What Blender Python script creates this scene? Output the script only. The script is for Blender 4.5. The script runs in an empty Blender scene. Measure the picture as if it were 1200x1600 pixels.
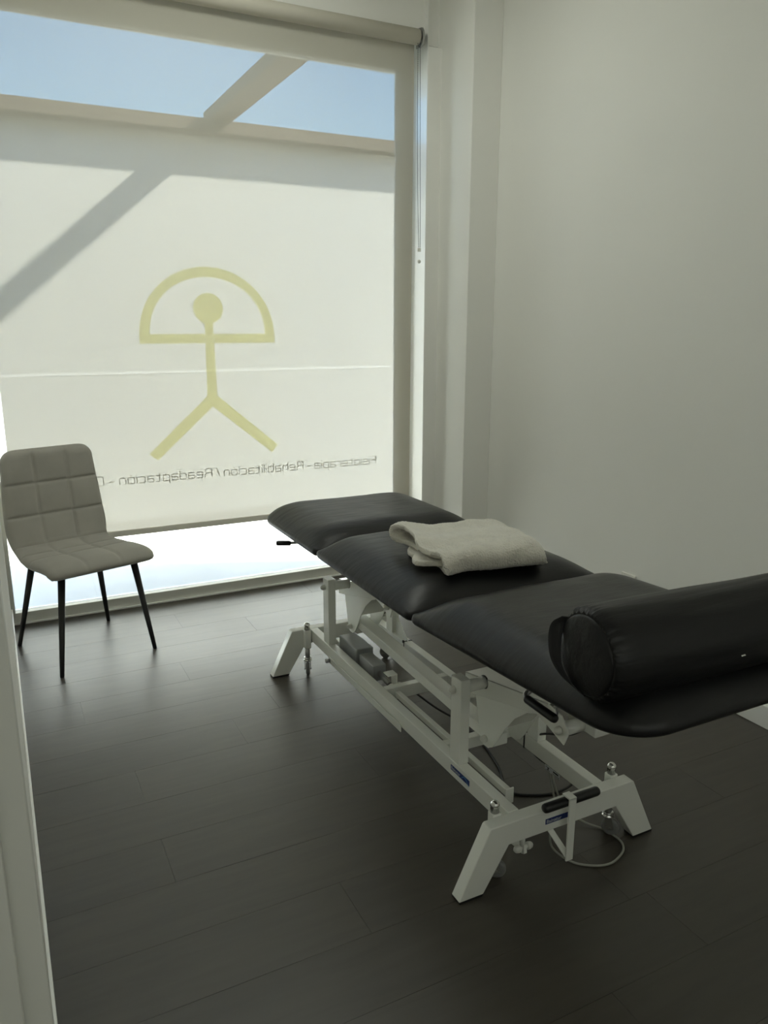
import bpy, bmesh, math, random
from mathutils import Vector, Matrix, noise
random.seed(7)
S = bpy.context.scene
COL = S.collection

# ------------------------------------------------------------------ camera
cam_d = bpy.data.cameras.new('camera')
cam = bpy.data.objects.new('camera', cam_d)
COL.objects.link(cam)
cam_d.sensor_fit = 'VERTICAL'
cam_d.sensor_height = 36.0
cam_d.lens = 1206.7 / 1600.0 * 36.0
cam_d.clip_start = 0.01
def cam_axes(yaw, pitch, roll):
    fwd0 = Vector((math.sin(yaw), math.cos(yaw), 0)); right = Vector((math.cos(yaw), -math.sin(yaw), 0)); up = Vector((0, 0, 1))
    f = fwd0 * math.cos(pitch) - up * math.sin(pitch)
    u = up * math.cos(pitch) + fwd0 * math.sin(pitch)
    return right * math.cos(roll) + u * math.sin(roll), -right * math.sin(roll) + u * math.cos(roll), f
_r, _u, _f = cam_axes(math.radians(26.875), math.radians(13.657), math.radians(0.087))
cam.matrix_world = Matrix(((_r.x, _u.x, -_f.x, 0), (_r.y, _u.y, -_f.y, 0), (_r.z, _u.z, -_f.z, 1.5), (0, 0, 0, 1)))
S.camera = cam

# ------------------------------------------------------------------ light and exposure
SUN_TRAVEL = Vector((-2.34, 1.0, -2.0)).normalized()
sun_d = bpy.data.lights.new('sun', 'SUN')
sun_d.energy = 40.0
sun_d.angle = math.radians(1.6)
sun_d.color = (1.0, 0.965, 0.885)
sun = bpy.data.objects.new('sun', sun_d)
COL.objects.link(sun)
sun.location = (6, -3, 8)
sun.rotation_euler = SUN_TRAVEL.to_track_quat('-Z', 'Y').to_euler()

BACK_FILL = 0.48       # glow of the unseen fill panel added behind the photographer
CEILING_FILL = 5.9      # glow of the unseen fill panel added on the ceiling
world = bpy.data.worlds.new('sky')
S.world = world
world.use_nodes = True
wn = world.node_tree.nodes; wl = world.node_tree.links
wn.clear()
sky = wn.new('ShaderNodeTexSky')
sky.sky_type = 'NISHITA'
sky.sun_disc = False
sky.sun_elevation = math.asin(-SUN_TRAVEL.z)
sky.sun_rotation = math.atan2(-SUN_TRAVEL.x, -SUN_TRAVEL.y)
sky.air_density = 1.2
sky.dust_density = 1.2
sky.ozone_density = 5.0
wb = wn.new('ShaderNodeBackground'); wb.inputs['Strength'].default_value = 1.12
wo = wn.new('ShaderNodeOutputWorld')
wl.new(sky.outputs[0], wb.inputs['Color']); wl.new(wb.outputs[0], wo.inputs['Surface'])

S.view_settings.view_transform = 'Standard'
S.view_settings.look = 'None'
S.view_settings.gamma = 1.0
S.view_settings.use_curve_mapping = False
S.view_settings.exposure = 0.0
cy = S.cycles
cy.use_denoising = True
cy.max_bounces = 14
cy.diffuse_bounces = 8
cy.glossy_bounces = 5
cy.transparent_max_bounces = 16
cy.sample_clamp_indirect = 8.0
cy.caustics_reflective = False
cy.caustics_refractive = False

# ------------------------------------------------------------------ materials
def mat(name, color, rough=0.5, metal=0.0, spec=0.5, bump=None, coat=0.0, sheen=0.0, var=None):
    """bump = (scale, strength, distance, stretch xyz); var = (scale, amount)"""
    m = bpy.data.materials.new(name); m.use_nodes = True
    nt = m.node_tree; p = nt.nodes['Principled BSDF']
    p.inputs['Base Color'].default_value = (*color, 1)
    p.inputs['Roughness'].default_value = rough
    p.inputs['Metallic'].default_value = metal
    p.inputs['Specular IOR Level'].default_value = spec
    p.inputs['Coat Weight'].default_value = coat
    if sheen:
        p.inputs['Sheen Weight'].default_value = sheen
        p.inputs['Sheen Roughness'].default_value = 0.6
    if bump or var:
        tc = nt.nodes.new('ShaderNodeTexCoord')
    if bump:
        mp = nt.nodes.new('ShaderNodeMapping'); mp.inputs['Scale'].default_value = bump[3] if len(bump) > 3 else (1, 1, 1)
        nz = nt.nodes.new('ShaderNodeTexNoise'); nz.inputs['Scale'].default_value = bump[0]; nz.inputs['Detail'].default_value = 4
        bp = nt.nodes.new('ShaderNodeBump'); bp.inputs['Strength'].default_value = bump[1]; bp.inputs['Distance'].default_value = bump[2]
        nt.links.new(tc.outputs['Object'], mp.inputs['Vector']); nt.links.new(mp.outputs[0], nz.inputs['Vector'])
        nt.links.new(nz.outputs[0], bp.inputs['Height']); nt.links.new(bp.outputs[0], p.inputs['Normal'])
    if var:
        n2 = nt.nodes.new('ShaderNodeTexNoise'); n2.inputs['Scale'].default_value = var[0]; n2.inputs['Detail'].default_value = 5
        rp = nt.nodes.new('ShaderNodeValToRGB')
        rp.color_ramp.elements[0].position = 0.3; rp.color_ramp.elements[1].position = 0.7
        a = var[1]
        rp.color_ramp.elements[0].color = (*[c * (1 - a) for c in color], 1)
        rp.color_ramp.elements[1].color = (*[min(1, c * (1 + a)) for c in color], 1)
        nt.links.new(tc.outputs['Object'], n2.inputs['Vector']); nt.links.new(n2.outputs[0], rp.inputs[0]); nt.links.new(rp.outputs[0], p.inputs['Base Color'])
    return m

M = {}
M['wall'] = mat('matte_white_paint', (0.87, 0.865, 0.83), 0.75, bump=(60, 0.08, 0.002), var=(1.3, 0.015))
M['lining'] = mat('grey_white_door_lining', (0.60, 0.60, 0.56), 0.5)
M['frame'] = mat('white_window_frame', (0.74, 0.74, 0.70), 0.4)
M['skirting'] = mat('white_skirting', (0.92, 0.92, 0.90), 0.35, coat=0.4)
M['render'] = mat('patio_render', (0.74, 0.735, 0.705), 0.85, bump=(40, 0.1, 0.004))
M['patio'] = mat('patio_tile', (0.42, 0.41, 0.38), 0.7, var=(4, 0.05))
M['pergola'] = mat('pergola_paint', (0.13, 0.095, 0.065), 0.6)
M['white'] = mat('white_powder_coat', (0.88, 0.89, 0.84), 0.22, coat=0.5)
M['cap'] = mat('white_plastic_cap', (0.74, 0.74, 0.69), 0.45)
M['chrome'] = mat('chrome', (0.72, 0.72, 0.70), 0.18, metal=1.0)
M['steel'] = mat('dull_steel', (0.42, 0.42, 0.41), 0.38, metal=0.9)
M['vinyl'] = mat('black_vinyl', (0.008, 0.008, 0.0085), 0.37, spec=0.38, bump=(9, 0.35, 0.006, (1, 3.0, 1)))
M['vinyl2'] = mat('black_bolster_vinyl', (0.006, 0.006, 0.0065), 0.42, spec=0.35, bump=(14, 0.5, 0.006, (0.35, 2.2, 2.2)))
M['web'] = mat('black_webbing', (0.008, 0.008, 0.009), 0.8, bump=(300, 0.3, 0.001))
M['rubber'] = mat('black_rubber', (0.012, 0.012, 0.012), 0.5)
M['tyre'] = mat('grey_tyre', (0.22, 0.22, 0.215), 0.5)
M['grip'] = mat('black_foam_grip', (0.010, 0.010, 0.010), 0.38)
M['motor'] = mat('grey_motor_housing', (0.25, 0.26, 0.26), 0.33, coat=0.3)
M['blackmetal'] = mat('black_metal_leg', (0.012, 0.012, 0.012), 0.35)
M['chairfab'] = mat('grey_velour', (0.40, 0.385, 0.345), 0.85, sheen=0.35, bump=(260, 0.25, 0.001), var=(9, 0.05))
M['towel'] = mat('beige_plush', (0.74, 0.71, 0.63), 0.95, sheen=0.6, bump=(170, 0.9, 0.004), var=(30, 0.07))
M['blue'] = mat('dark_blue_sticker', (0.012, 0.03, 0.16), 0.35)
M['lightblue'] = mat('light_blue_print', (0.10, 0.30, 0.55), 0.4)
M['print'] = mat('pale_print', (0.60, 0.62, 0.64), 0.4)
M['ink'] = mat('black_print', (0.02, 0.02, 0.02), 0.5)
M['cable_w'] = mat('grey_cable', (0.33, 0.33, 0.29), 0.5)
M['cable_b'] = mat('black_cable', (0.015, 0.015, 0.015), 0.5)
M['bead'] = mat('blind_chain_steel', (0.05, 0.05, 0.05), 0.35)
M['socket'] = mat('socket_plastic', (0.80, 0.79, 0.74), 0.4)

def floor_material():
    m = bpy.data.materials.new('grey_brown_laminate'); m.use_nodes = True
    nt = m.node_tree; N = nt.nodes; L = nt.links; p = N['Principled BSDF']
    tc = N.new('ShaderNodeTexCoord'); mp = N.new('ShaderNodeMapping'); mp.inputs['Scale'].default_value = (1.0, 9.0, 1.0)
    at = N.new('ShaderNodeAttribute'); at.attribute_name = 'plank'
    add = N.new('ShaderNodeVectorMath'); add.operation = 'ADD'
    L.new(tc.outputs['Object'], mp.inputs['Vector']); L.new(mp.outputs[0], add.inputs[0]); L.new(at.outputs['Color'], add.inputs[1])
    nz = N.new('ShaderNodeTexNoise'); nz.inputs['Scale'].default_value = 3.5; nz.inputs['Detail'].default_value = 8; nz.inputs['Distortion'].default_value = 0.6
    L.new(add.outputs[0], nz.inputs['Vector'])
    rp = N.new('ShaderNodeValToRGB')
    rp.color_ramp.elements[0].position = 0.3; rp.color_ramp.elements[0].color = (0.045, 0.038, 0.029, 1)
    rp.color_ramp.elements[1].position = 0.72; rp.color_ramp.elements[1].color = (0.060, 0.051, 0.039, 1)
    L.new(nz.outputs[0], rp.inputs[0])
    mix = N.new('ShaderNodeMix'); mix.data_type = 'RGBA'; mix.blend_type = 'MULTIPLY'; mix.inputs[0].default_value = 1.0
    sc = N.new('ShaderNodeMapRange'); sc.inputs['From Min'].default_value = 0; sc.inputs['From Max'].default_value = 10
    sc.inputs['To Min'].default_value = 0.93; sc.inputs['To Max'].default_value = 1.07
    sp = N.new('ShaderNodeSeparateColor'); L.new(at.outputs['Color'], sp.inputs[0]); L.new(sp.outputs[0], sc.inputs['Value'])
    L.new(rp.outputs[0], mix.inputs[6]); L.new(sc.outputs[0], mix.inputs[7])
    L.new(mix.outputs[2], p.inputs['Base Color'])
    n2 = N.new('ShaderNodeTexNoise'); n2.inputs['Scale'].default_value = 2.2; n2.inputs['Detail'].default_value = 3
    L.new(tc.outputs['Object'], n2.inputs['Vector'])
    mr = N.new('ShaderNodeMapRange'); mr.inputs['To Min'].default_value = 0.33; mr.inputs['To Max'].default_value = 0.46
    L.new(n2.outputs[0], mr.inputs['Value']); L.new(mr.outputs[0], p.inputs['Roughness'])
    bp = N.new('ShaderNodeBump'); bp.inputs['Strength'].default_value = 0.10; bp.inputs['Distance'].default_value = 0.002
    L.new(nz.outputs[0], bp.inputs['Height']); L.new(bp.outputs[0], p.inputs['Normal'])
    p.inputs['Specular IOR Level'].default_value = 0.75
    return m
M['floor'] = floor_material()

def blind_material():
    m = bpy.data.materials.new('screen_blind_fabric'); m.use_nodes = True
    nt = m.node_tree; N = nt.nodes; L = nt.links; N.clear()
    out = N.new('ShaderNodeOutputMaterial')
    tr = N.new('ShaderNodeBsdfTransparent'); tr.inputs[0].default_value = (1.0, 0.98, 0.95, 1)
    tl = N.new('ShaderNodeBsdfTranslucent'); tl.inputs[0].default_value = (0.145, 0.137, 0.112, 1)
    df = N.new('ShaderNodeBsdfDiffuse'); df.inputs[0].default_value = (0.60, 0.575, 0.495, 1)
    m1 = N.new('ShaderNodeMixShader'); m1.inputs[0].default_value = 0.72
    L.new(tl.outputs[0], m1.inputs[1]); L.new(df.outputs[0], m1.inputs[2])
    m2 = N.new('ShaderNodeMixShader')
    # faint weave slubs vary the openness a little
    tc = N.new('ShaderNodeTexCoord'); mp = N.new('ShaderNodeMapping'); mp.inputs['Scale'].default_value = (6, 1, 220)
    nz = N.new('ShaderNodeTexNoise'); nz.inputs['Scale'].default_value = 1.0; nz.inputs['Detail'].default_value = 2
    mr = N.new('ShaderNodeMapRange'); mr.inputs['To Min'].default_value = 0.875; mr.inputs['To Max'].default_value = 0.887
    mr.name = 'openness'
    L.new(tc.outputs['Object'], mp.inputs[0]); L.new(mp.outputs[0], nz.inputs['Vector']); L.new(nz.outputs[0], mr.inputs['Value'])
    L.new(mr.outputs[0], m2.inputs[0])
    L.new(tr.outputs[0], m2.inputs[1]); L.new(m1.outputs[0], m2.inputs[2]); L.new(m2.outputs[0], out.inputs['Surface'])
    return m
M['blind'] = blind_material()

def glass_material():
    m = bpy.data.materials.new('window_glass'); m.use_nodes = True
    nt = m.node_tree; N = nt.nodes; L = nt.links; N.clear()
    out = N.new('ShaderNodeOutputMaterial')
    tr = N.new('ShaderNodeBsdfTransparent'); tr.inputs[0].default_value = (0.93, 0.96, 0.94, 1)
    gl = N.new('ShaderNodeBsdfGlossy'); gl.inputs['Roughness'].default_value = 0.02
    fr = N.new('ShaderNodeFresnel'); fr.inputs['IOR'].default_value = 1.45
    mx = N.new('ShaderNodeMixShader')
    L.new(fr.outputs[0], mx.inputs[0]); L.new(tr.outputs[0], mx.inputs[1]); L.new(gl.outputs[0], mx.inputs[2]); L.new(mx.outputs[0], out.inputs[0])
    return m
M['glass'] = glass_material()

def film_material(name, tint, alpha, body):
    m = bpy.data.materials.new(name); m.use_nodes = True
    nt = m.node_tree; N = nt.nodes; L = nt.links; N.clear()
    out = N.new('ShaderNodeOutputMaterial')
    tr = N.new('ShaderNodeBsdfTransparent'); tr.inputs[0].default_value = (*tint, 1)
    tl = N.new('ShaderNodeBsdfTranslucent'); tl.inputs[0].default_value = (*body, 1)
    mx = N.new('ShaderNodeMixShader'); mx.inputs[0].default_value = alpha
    L.new(tr.outputs[0], mx.inputs[1]); L.new(tl.outputs[0], mx.inputs[2]); L.new(mx.outputs[0], out.inputs[0])
    return m
M['logo'] = film_material('yellow_window_vinyl', (0.91, 0.90, 0.66), 0.06, (0.7, 0.6, 0.2))
M['letter'] = film_material('grey_window_vinyl', (0.25, 0.25, 0.24), 0.2, (0.3, 0.3, 0.3))

# ------------------------------------------------------------------ mesh helpers
class MB:
    def __init__(s): s.bm = bmesh.new()
    def box(s, x0, x1, y0, y1, z0, z1):
        v = [s.bm.verts.new(p) for p in ((x0, y0, z0), (x1, y0, z0), (x1, y1, z0), (x0, y1, z0), (x0, y0, z1), (x1, y0, z1), (x1, y1, z1), (x0, y1, z1))]
        for f in ((0, 3, 2, 1), (4, 5, 6, 7), (0, 1, 5, 4), (1, 2, 6, 5), (2, 3, 7, 6), (3, 0, 4, 7)):
            s.bm.faces.new([v[i] for i in f])
        return s
    def bar(s, a, b, w, h, up=(0, 0, 1)):
        """box beam from a to b, w across, h along up"""
        a = Vector(a); b = Vector(b); d = (b - a).normalized(); u = Vector(up); u = (u - d * u.dot(d)).normalized(); r = d.cross(u)
        v = []
        for c in (a, b):
            for i, j in ((-1, -1), (1, -1), (1, 1), (-1, 1)):
                v.append(s.bm.verts.new(c + r * (w / 2 * i) + u * (h / 2 * j)))
        for f in ((0, 1, 2, 3), (7, 6, 5, 4), (0, 4, 5, 1), (1, 5, 6, 2), (2, 6, 7, 3), (3, 7, 4, 0)):
            s.bm.faces.new([v[i] for i in f])
        return s
    def prism(s, pts, ax, a, b, skip=()):
        """polygon pts in the plane normal to axis ax (0:x ->(y,z), 1:y ->(x,z), 2:z ->(x,y)), from a to b"""
        def mk(p, t):
            return {0: (t, p[0], p[1]), 1: (p[0], t, p[1]), 2: (p[0], p[1], t)}[ax]
        va = [s.bm.verts.new(mk(p, a)) for p in pts]; vb = [s.bm.verts.new(mk(p, b)) for p in pts]
        n = len(pts)
        s.bm.faces.new(va); s.bm.faces.new(list(reversed(vb)))
        for i in range(n):
            if i in skip: continue
            s.bm.faces.new((va[i], va[(i + 1) % n], vb[(i + 1) % n], vb[i]))
        return s
    def cyl(s, a, b, r, r2=None, n=20, cap=True):
        r2 = r if r2 is None else r2
        a = Vector(a); b = Vector(b); d = (b - a).normalized()
        t = Vector((0, 0, 1)) if abs(d.z) < 0.9 else Vector((1, 0, 0))
        u = d.cross(t).normalized(); w = d.cross(u)
        ra = []; rb = []
        for i in range(n):
            q = 2 * math.pi * i / n; o = u * math.cos(q) + w * math.sin(q)
            ra.append(s.bm.verts.new(a + o * r)); rb.append(s.bm.verts.new(b + o * r2))
        for i in range(n):
            f = s.bm.faces.new((ra[i], ra[(i + 1) % n], rb[(i + 1) % n], rb[i])); f.smooth = True
        if cap:
            s.bm.faces.new(list(reversed(ra))); s.bm.faces.new(rb)
        return s
    def lathe(s, o, axis, prof, n=20):
        """prof = [(distance along axis, radius)...]"""
        o = Vector(o); d = Vector(axis).normalized(); t = Vector((0, 0, 1)) if abs(d.z) < 0.9 else Vector((1, 0, 0))
        u = d.cross(t).normalized(); w = d.cross(u); rings = []
        for h, r in prof:
            if r < 1e-6: rings.append([s.bm.verts.new(o + d * h)])
            else: rings.append([s.bm.verts.new(o + d * h + (u * math.cos(2 * math.pi * i / n) + w * math.sin(2 * math.pi * i / n)) * r) for i in range(n)])
        for A, B in zip(rings, rings[1:]):
            for i in range(n):
                j = (i + 1) % n
                if len(A) == 1 and len(B) == 1: continue
                if len(A) == 1: f = s.bm.faces.new((A[0], B[j], B[i]))
                elif len(B) == 1: f = s.bm.faces.new((A[i], A[j], B[0]))
                else: f = s.bm.faces.new((A[i], A[j], B[j], B[i]))
                f.smooth = True
        for R in (rings[0], rings[-1]):
            if len(R) > 1: s.bm.faces.new(R)
        return s
    def tube(s, pts, r, n=10, closed=False):
        P = [Vector(p) for p in pts]; rings = []; prev = None
        for i, p in enumerate(P):
            d = (P[min(i + 1, len(P) - 1)] - P[max(i - 1, 0)]).normalized()
            if prev is None:
                t = Vector((0, 0, 1)) if abs(d.z) < 0.9 else Vector((1, 0, 0)); u = d.cross(t).normalized()
            else: u = (prev - d * prev.dot(d)).normalized()
            prev = u; w = d.cross(u)
            rings.append([s.bm.verts.new(p + (u * math.cos(2 * math.pi * k / n) + w * math.sin(2 * math.pi * k / n)) * r) for k in range(n)])
        for A, B in zip(rings, rings[1:]):
            for k in range(n):
                f = s.bm.faces.new((A[k], A[(k + 1) % n], B[(k + 1) % n], B[k])); f.smooth = True
        s.bm.faces.new(list(reversed(rings[0]))); s.bm.faces.new(rings[-1])
        return s
    def grid(s, rows, smooth=True, flip=False):
        V = [[s.bm.verts.new(p) for p in row] for row in rows]
        for A, B in zip(V, V[1:]):
            for k in range(len(A) - 1):
                q = (A[k], A[k + 1], B[k + 1], B[k])
                f = s.bm.faces.new(tuple(reversed(q)) if flip else q); f.smooth = smooth
        return V
    def build(s, name, m, parent=None, bevel=0.0, seg=2, fixn=True):
        if fixn: bmesh.ops.recalc_face_normals(s.bm, faces=s.bm.faces)
        me = bpy.data.meshes.new(name); s.bm.to_mesh(me); s.bm.free()
        me.materials.append(m)
        o = bpy.data.objects.new(name, me); COL.objects.link(o)
        if parent is not None:
            o.parent = parent
        if bevel:
            for p in me.polygons: p.use_smooth = True
            b = o.modifiers.new('bevel', 'BEVEL'); b.width = bevel; b.segments = seg; b.limit_method = 'ANGLE'; b.angle_limit = math.radians(40); b.harden_normals = True
        return o

def catmull(P, k=8):
    P = [Vector(p) for p in P]; out = []
    Q = [P[0] * 2 - P[1]] + P + [P[-1] * 2 - P[-2]]
    for i in range(1, len(Q) - 2):
        a, b, c, d = Q[i - 1:i + 3]
        for j in range(k):
            t = j / k
            out.append(0.5 * ((2 * b) + (c - a) * t + (2 * a - 5 * b + 4 * c - d) * t * t + (3 * b - a - 3 * c + d) * t ** 3))
    out.append(P[-1])
    return out

def empty(name, loc=(0, 0, 0), rz=0.0):
    o = bpy.data.objects.new(name, None); COL.objects.link(o); o.location = loc; o.rotation_euler = (0, 0, rz); o.empty_display_size = 0.1
    return o
def tag(o, label, cat, group=None):
    o['label'] = label; o['category'] = cat
    if group: o['group'] = group
    return o
def struct(o, label=None, cat=None):
    o['kind'] = 'structure'
    if label: o['label'] = label
    if cat: o['category'] = cat
    return o
def at_origin(o, loc):
    """give a mesh object an origin at loc without moving it"""
    o.data.transform(Matrix.Translation(-Vector(loc))); o.location = loc
    return o

# ------------------------------------------------------------------ the room
XL, XR, YW = -0.020, 2.52, 3.955
# floor: planks 205 mm wide running along the window
fl = MB()
plank_id = []
seams = {1: [0.317, 1.55], 6: [0.196, 1.45], 7: [0.644, 1.90], 9: [1.076], 10: [0.75, 2.1], 4: [0.712, 1.95], 5: [0.908, 2.2], 0: [1.25], 2: [1.05, 2.3], 3: [1.6], 8: [1.45], -1: [0.72, 2.0]}
yy0 = 1.690
for k in range(-13, 13):
    y0 = yy0 + 0.2052 * k; y1 = y0 + 0.2052
    xs = seams.get(k)
    if xs is None:
        q = random.uniform(0.2, 1.4); xs = [q, q + 1.25]
    lo, hi = -1.32, 2.62
    first = min(xs)
    xs = [lo] + ([first - 1.29] if first - 1.29 > lo + .1 else []) + list(xs) + ([max(xs) + 1.29] if max(xs) + 1.29 < hi else []) + [hi]
    for a, b in zip(xs, xs[1:]):
        g = 0.00045
        fl.box(a + g, b - g, y0 + g, min(y1 - g, 4.17), -0.010, 0.0)
        plank_id.append((random.random() * 10, random.random() * 10, random.random() * 10))
        if y0 > 4.16: break
fo = fl.build('floor', M['floor'], fixn=False)
ca = fo.data.color_attributes.new('plank', 'FLOAT_COLOR', 'CORNER')
for i, p in enumerate(fo.data.polygons):
    for li in p.loop_indices: ca.data[li].color = (*plank_id[i // 6], 1)
struct(fo, 'dark grey brown laminate plank floor', 'floor')
struct(MB().box(-1.35, 2.70, -1.1, 4.20, -0.16, -0.0105).build('floor_slab', mat('dark_underlay', (0.02, 0.018, 0.015), 0.9)))

struct(MB().box(-0.25, XL, 0.60, 4.30, 0, 3.3).build('wall_left', M['wall']), 'white wall along the left side of the room', 'wall')
struct(MB().box(XR, XR + 0.2, -1.0, 4.30, 0, 3.3).build('wall_right', M['wall']), 'white wall along the right side of the room', 'wall')
struct(MB().box(-1.35, XR + 0.2, -1.1, -1.0, 0, 3.3).build('wall_back', M['wall']))
struct(MB().box(-1.35, -1.25, -1.0, 0.60, 0, 3.3).build('wall_entrance', M['wall']))
struct(MB().box(-1.25, -0.25, 0.60, 0.70, 0, 3.3).build('wall_beside_entrance', M['wall']))
struct(MB().box(-1.35, XR + 0.2, -1.1, 4.30, 3.3, 3.45).build('ceiling', M['wall']))
struct(MB().box(XL, 2.346, 3.991, 4.025, 2.946, 3.3).build('wall_window', M['wall']), 'white wall above the window', 'wall')
struct(MB().box(XL, 2.346, 4.165, 4.30, 2.93, 3.3).build('wall_lintel', M['wall']))
struct(MB().box(2.265, 2.346, YW, 4.30, 0, 2.93).build('wall_window_return', M['wall']))
struct(MB().box(2.346, XR, 3.64, 4.30, 0, 3.3).build('wall_pillar', M['wall'], bevel=0.004), 'square white pillar in the corner right of the window', 'pillar')
struct(MB().box(2.2605, 2.265, 3.957, 4.165, 0.0, 3.2).build('trim_3', M['skirting']), 'bright white window reveal', 'trim')
# the door lining at the photographer's left
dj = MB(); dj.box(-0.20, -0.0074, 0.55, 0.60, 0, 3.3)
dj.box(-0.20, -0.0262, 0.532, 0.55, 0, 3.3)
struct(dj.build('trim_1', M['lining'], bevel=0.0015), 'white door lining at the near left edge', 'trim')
struct(MB().box(XL, -0.0125, 0.61, 4.165, 0, 0.085).build('baseboard_left', M['skirting'], bevel=0.002))
struct(MB().box(XR - 0.012, XR, -1.0, 3.64, 0, 0.09).build('baseboard_right', M['skirting'], bevel=0.003))
struct(MB().box(2.346 - 0.0, XR - 0.012, 3.628, 3.64, 0, 0.09).build('baseboard_pillar', M['skirting'], bevel=0.003))

# added fill light, out of view: glowing panels on the back wall and ceiling
def emitter(name, color, strength):
    m = bpy.data.materials.new(name); m.use_nodes = True
    p = m.node_tree.nodes['Principled BSDF']; p.inputs['Base Color'].default_value = (.8, .8, .78, 1)
    p.inputs['Emission Color'].default_value = (*color, 1); p.inputs['Emission Strength'].default_value = strength
    return m
w2 = empty('back_fill_panel', (0.6, -1.0, 1.5)); struct(w2)
def p2(mb, name, m):
    o = mb.build(name, m, w2, .002); o.data.transform(Matrix.Translation((-0.6, 1.0, -1.5))); return o
p2(MB().box(-.60, 2.20, -.999, -.990, .80, 2.80), 'back_fill_pane', emitter('back_fill_glow', (.96, 1.0, .90), BACK_FILL))
k = MB(); k.box(-.66, -.60, -1.0, -.97, .74, 2.86); k.box(2.20, 2.26, -1.0, -.97, .74, 2.86); k.box(-.60, 2.20, -1.0, -.97, .74, .80); k.box(-.60, 2.20, -1.0, -.97, 2.80, 2.86)
p2(k, 'back_fill_frame', M['frame'])
cl = empty('ceiling_fill_panel', (1.00, 3.0, 3.3)); struct(cl)
o = MB().box(-.6, .6, -.3, .3, -.030, -.012).build('fill_diffuser', emitter('ceiling_fill_glow', (.96, 1.0, .90), CEILING_FILL), cl)
k = MB(); k.box(-.62, -.6, -.32, .32, -.032, 0); k.box(.6, .62, -.32, .32, -.032, 0); k.box(-.6, .6, -.32, -.3, -.032, 0); k.box(-.6, .6, .3, .32, -.032, 0)
k.build('ceiling_fill_frame', M['frame'], cl)

# window
win = empty('window_1', (1.12, 4.19, 0)); struct(win, 'tall fixed shop window in white frame', 'window')
def wpart(mb, name, m, bevel=0.0, parent=win):
    o = mb.build(name, m, None, bevel)
    o.parent = parent; o.matrix_parent_inverse = parent.matrix_world.inverted() if False else Matrix.Translation(-Vector(parent.location))
    return o
f = MB()
f.box(XL, 2.265, 4.165, 4.235, 0.004, 0.060)
wpart(f, 'bottom_rail', M['frame'], 0.002)
f = MB(); f.box(XL, 2.265, 4.165, 4.235, 2.858, 2.93)
wpart(f, 'top_rail', M['frame'], 0.002)
f = MB(); f.box(2.207, 2.265, 4.165, 4.235, 0.060, 2.858)
wpart(f, 'right_stile', M['frame'], 0.002)
f = MB(); f.box(XL, 0.0, 4.165, 4.235, 0.060, 2.858)
wpart(f, 'left_stile', M['frame'], 0.002)
f = MB(); f.box(XL, 2.2605, 4.150, 4.165, 0.0, 0.008)
wpart(f, 'sill_bead', M['skirting'], 0.001)
gl = wpart(MB().box(0.0, 2.207, 4.205, 4.213, 0.060, 2.858), 'glass_pane', M['glass'])
# yellow emblem on the glass: half-dome arch with a crossbar, a head, a body and two legs
def arc(cx, cz, r, a0, a1, n, sx=1.0):
    return [(cx + sx * r * math.cos(a0 + (a1 - a0) * i / n), cz + r * math.sin(a0 + (a1 - a0) * i / n)) for i in range(n + 1)]
LX, TY0, TY1 = 1.084, 4.2135, 4.2142
lg = MB()
def strip2(mb, P, Q):
    """flat strip between two polylines in the x-z plane with the film's thickness"""
    for i in range(len(P) - 1):
        mb.prism([P[i], P[i + 1], Q[i + 1], Q[i]], 1, TY0, TY1)
Po, Pi = [], []
for i in range(49):
    a = math.pi * i / 48
    Po.append((LX + 0.365 * math.cos(a), 1.425 + 0.368 * max(0, math.sin(a)) ** 0.95))
    Pi.append((LX + 0.310 * math.cos(a), 1.449 + 0.292 * max(0, math.sin(a)) ** 0.95))
strip2(lg, Po, Pi)
lg.prism([(LX - 0.365, 1.400), (LX + 0.365, 1.400), (LX + 0.365, 1.425), (LX + 0.310, 1.449), (LX + 0.024, 1.449), (LX + 0.026, 1.400)][0:0] or [(LX - 0.365, 1.400), (LX - 0.026, 1.400), (LX - 0.024, 1.449), (LX - 0.310, 1.449), (LX - 0.365, 1.425)], 1, TY0, TY1)
lg.prism([(LX + 0.026, 1.400), (LX + 0.365, 1.400), (LX + 0.365, 1.425), (LX + 0.310, 1.449), (LX + 0.024, 1.449)], 1, TY0, TY1)
lg.prism([(LX + 0.080 * math.cos(2 * math.pi * i / 48), 1.581 + 0.080 * math.sin(2 * math.pi * i / 48)) for i in range(48)][0:48], 1, TY0, TY1)
lg.prism([(LX - 0.022, 1.504), (LX + 0.022, 1.504), (LX + 0.028, 1.12), (LX, 1.060), (LX - 0.028, 1.12)], 1, TY0, TY1)
lg.prism([(LX - 0.028, 1.12), (LX, 1.060), (0.772, 0.785), (0.727, 0.822)], 1, TY0, TY1)
lg.prism([(LX + 0.028, 1.12), (LX, 1.060), (1.412, 0.785), (1.450, 0.826)], 1, TY0, TY1)
o = lg.build('emblem', M['logo']); o.parent = gl
o['label'] = 'yellow stick figure under an arch'

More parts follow.
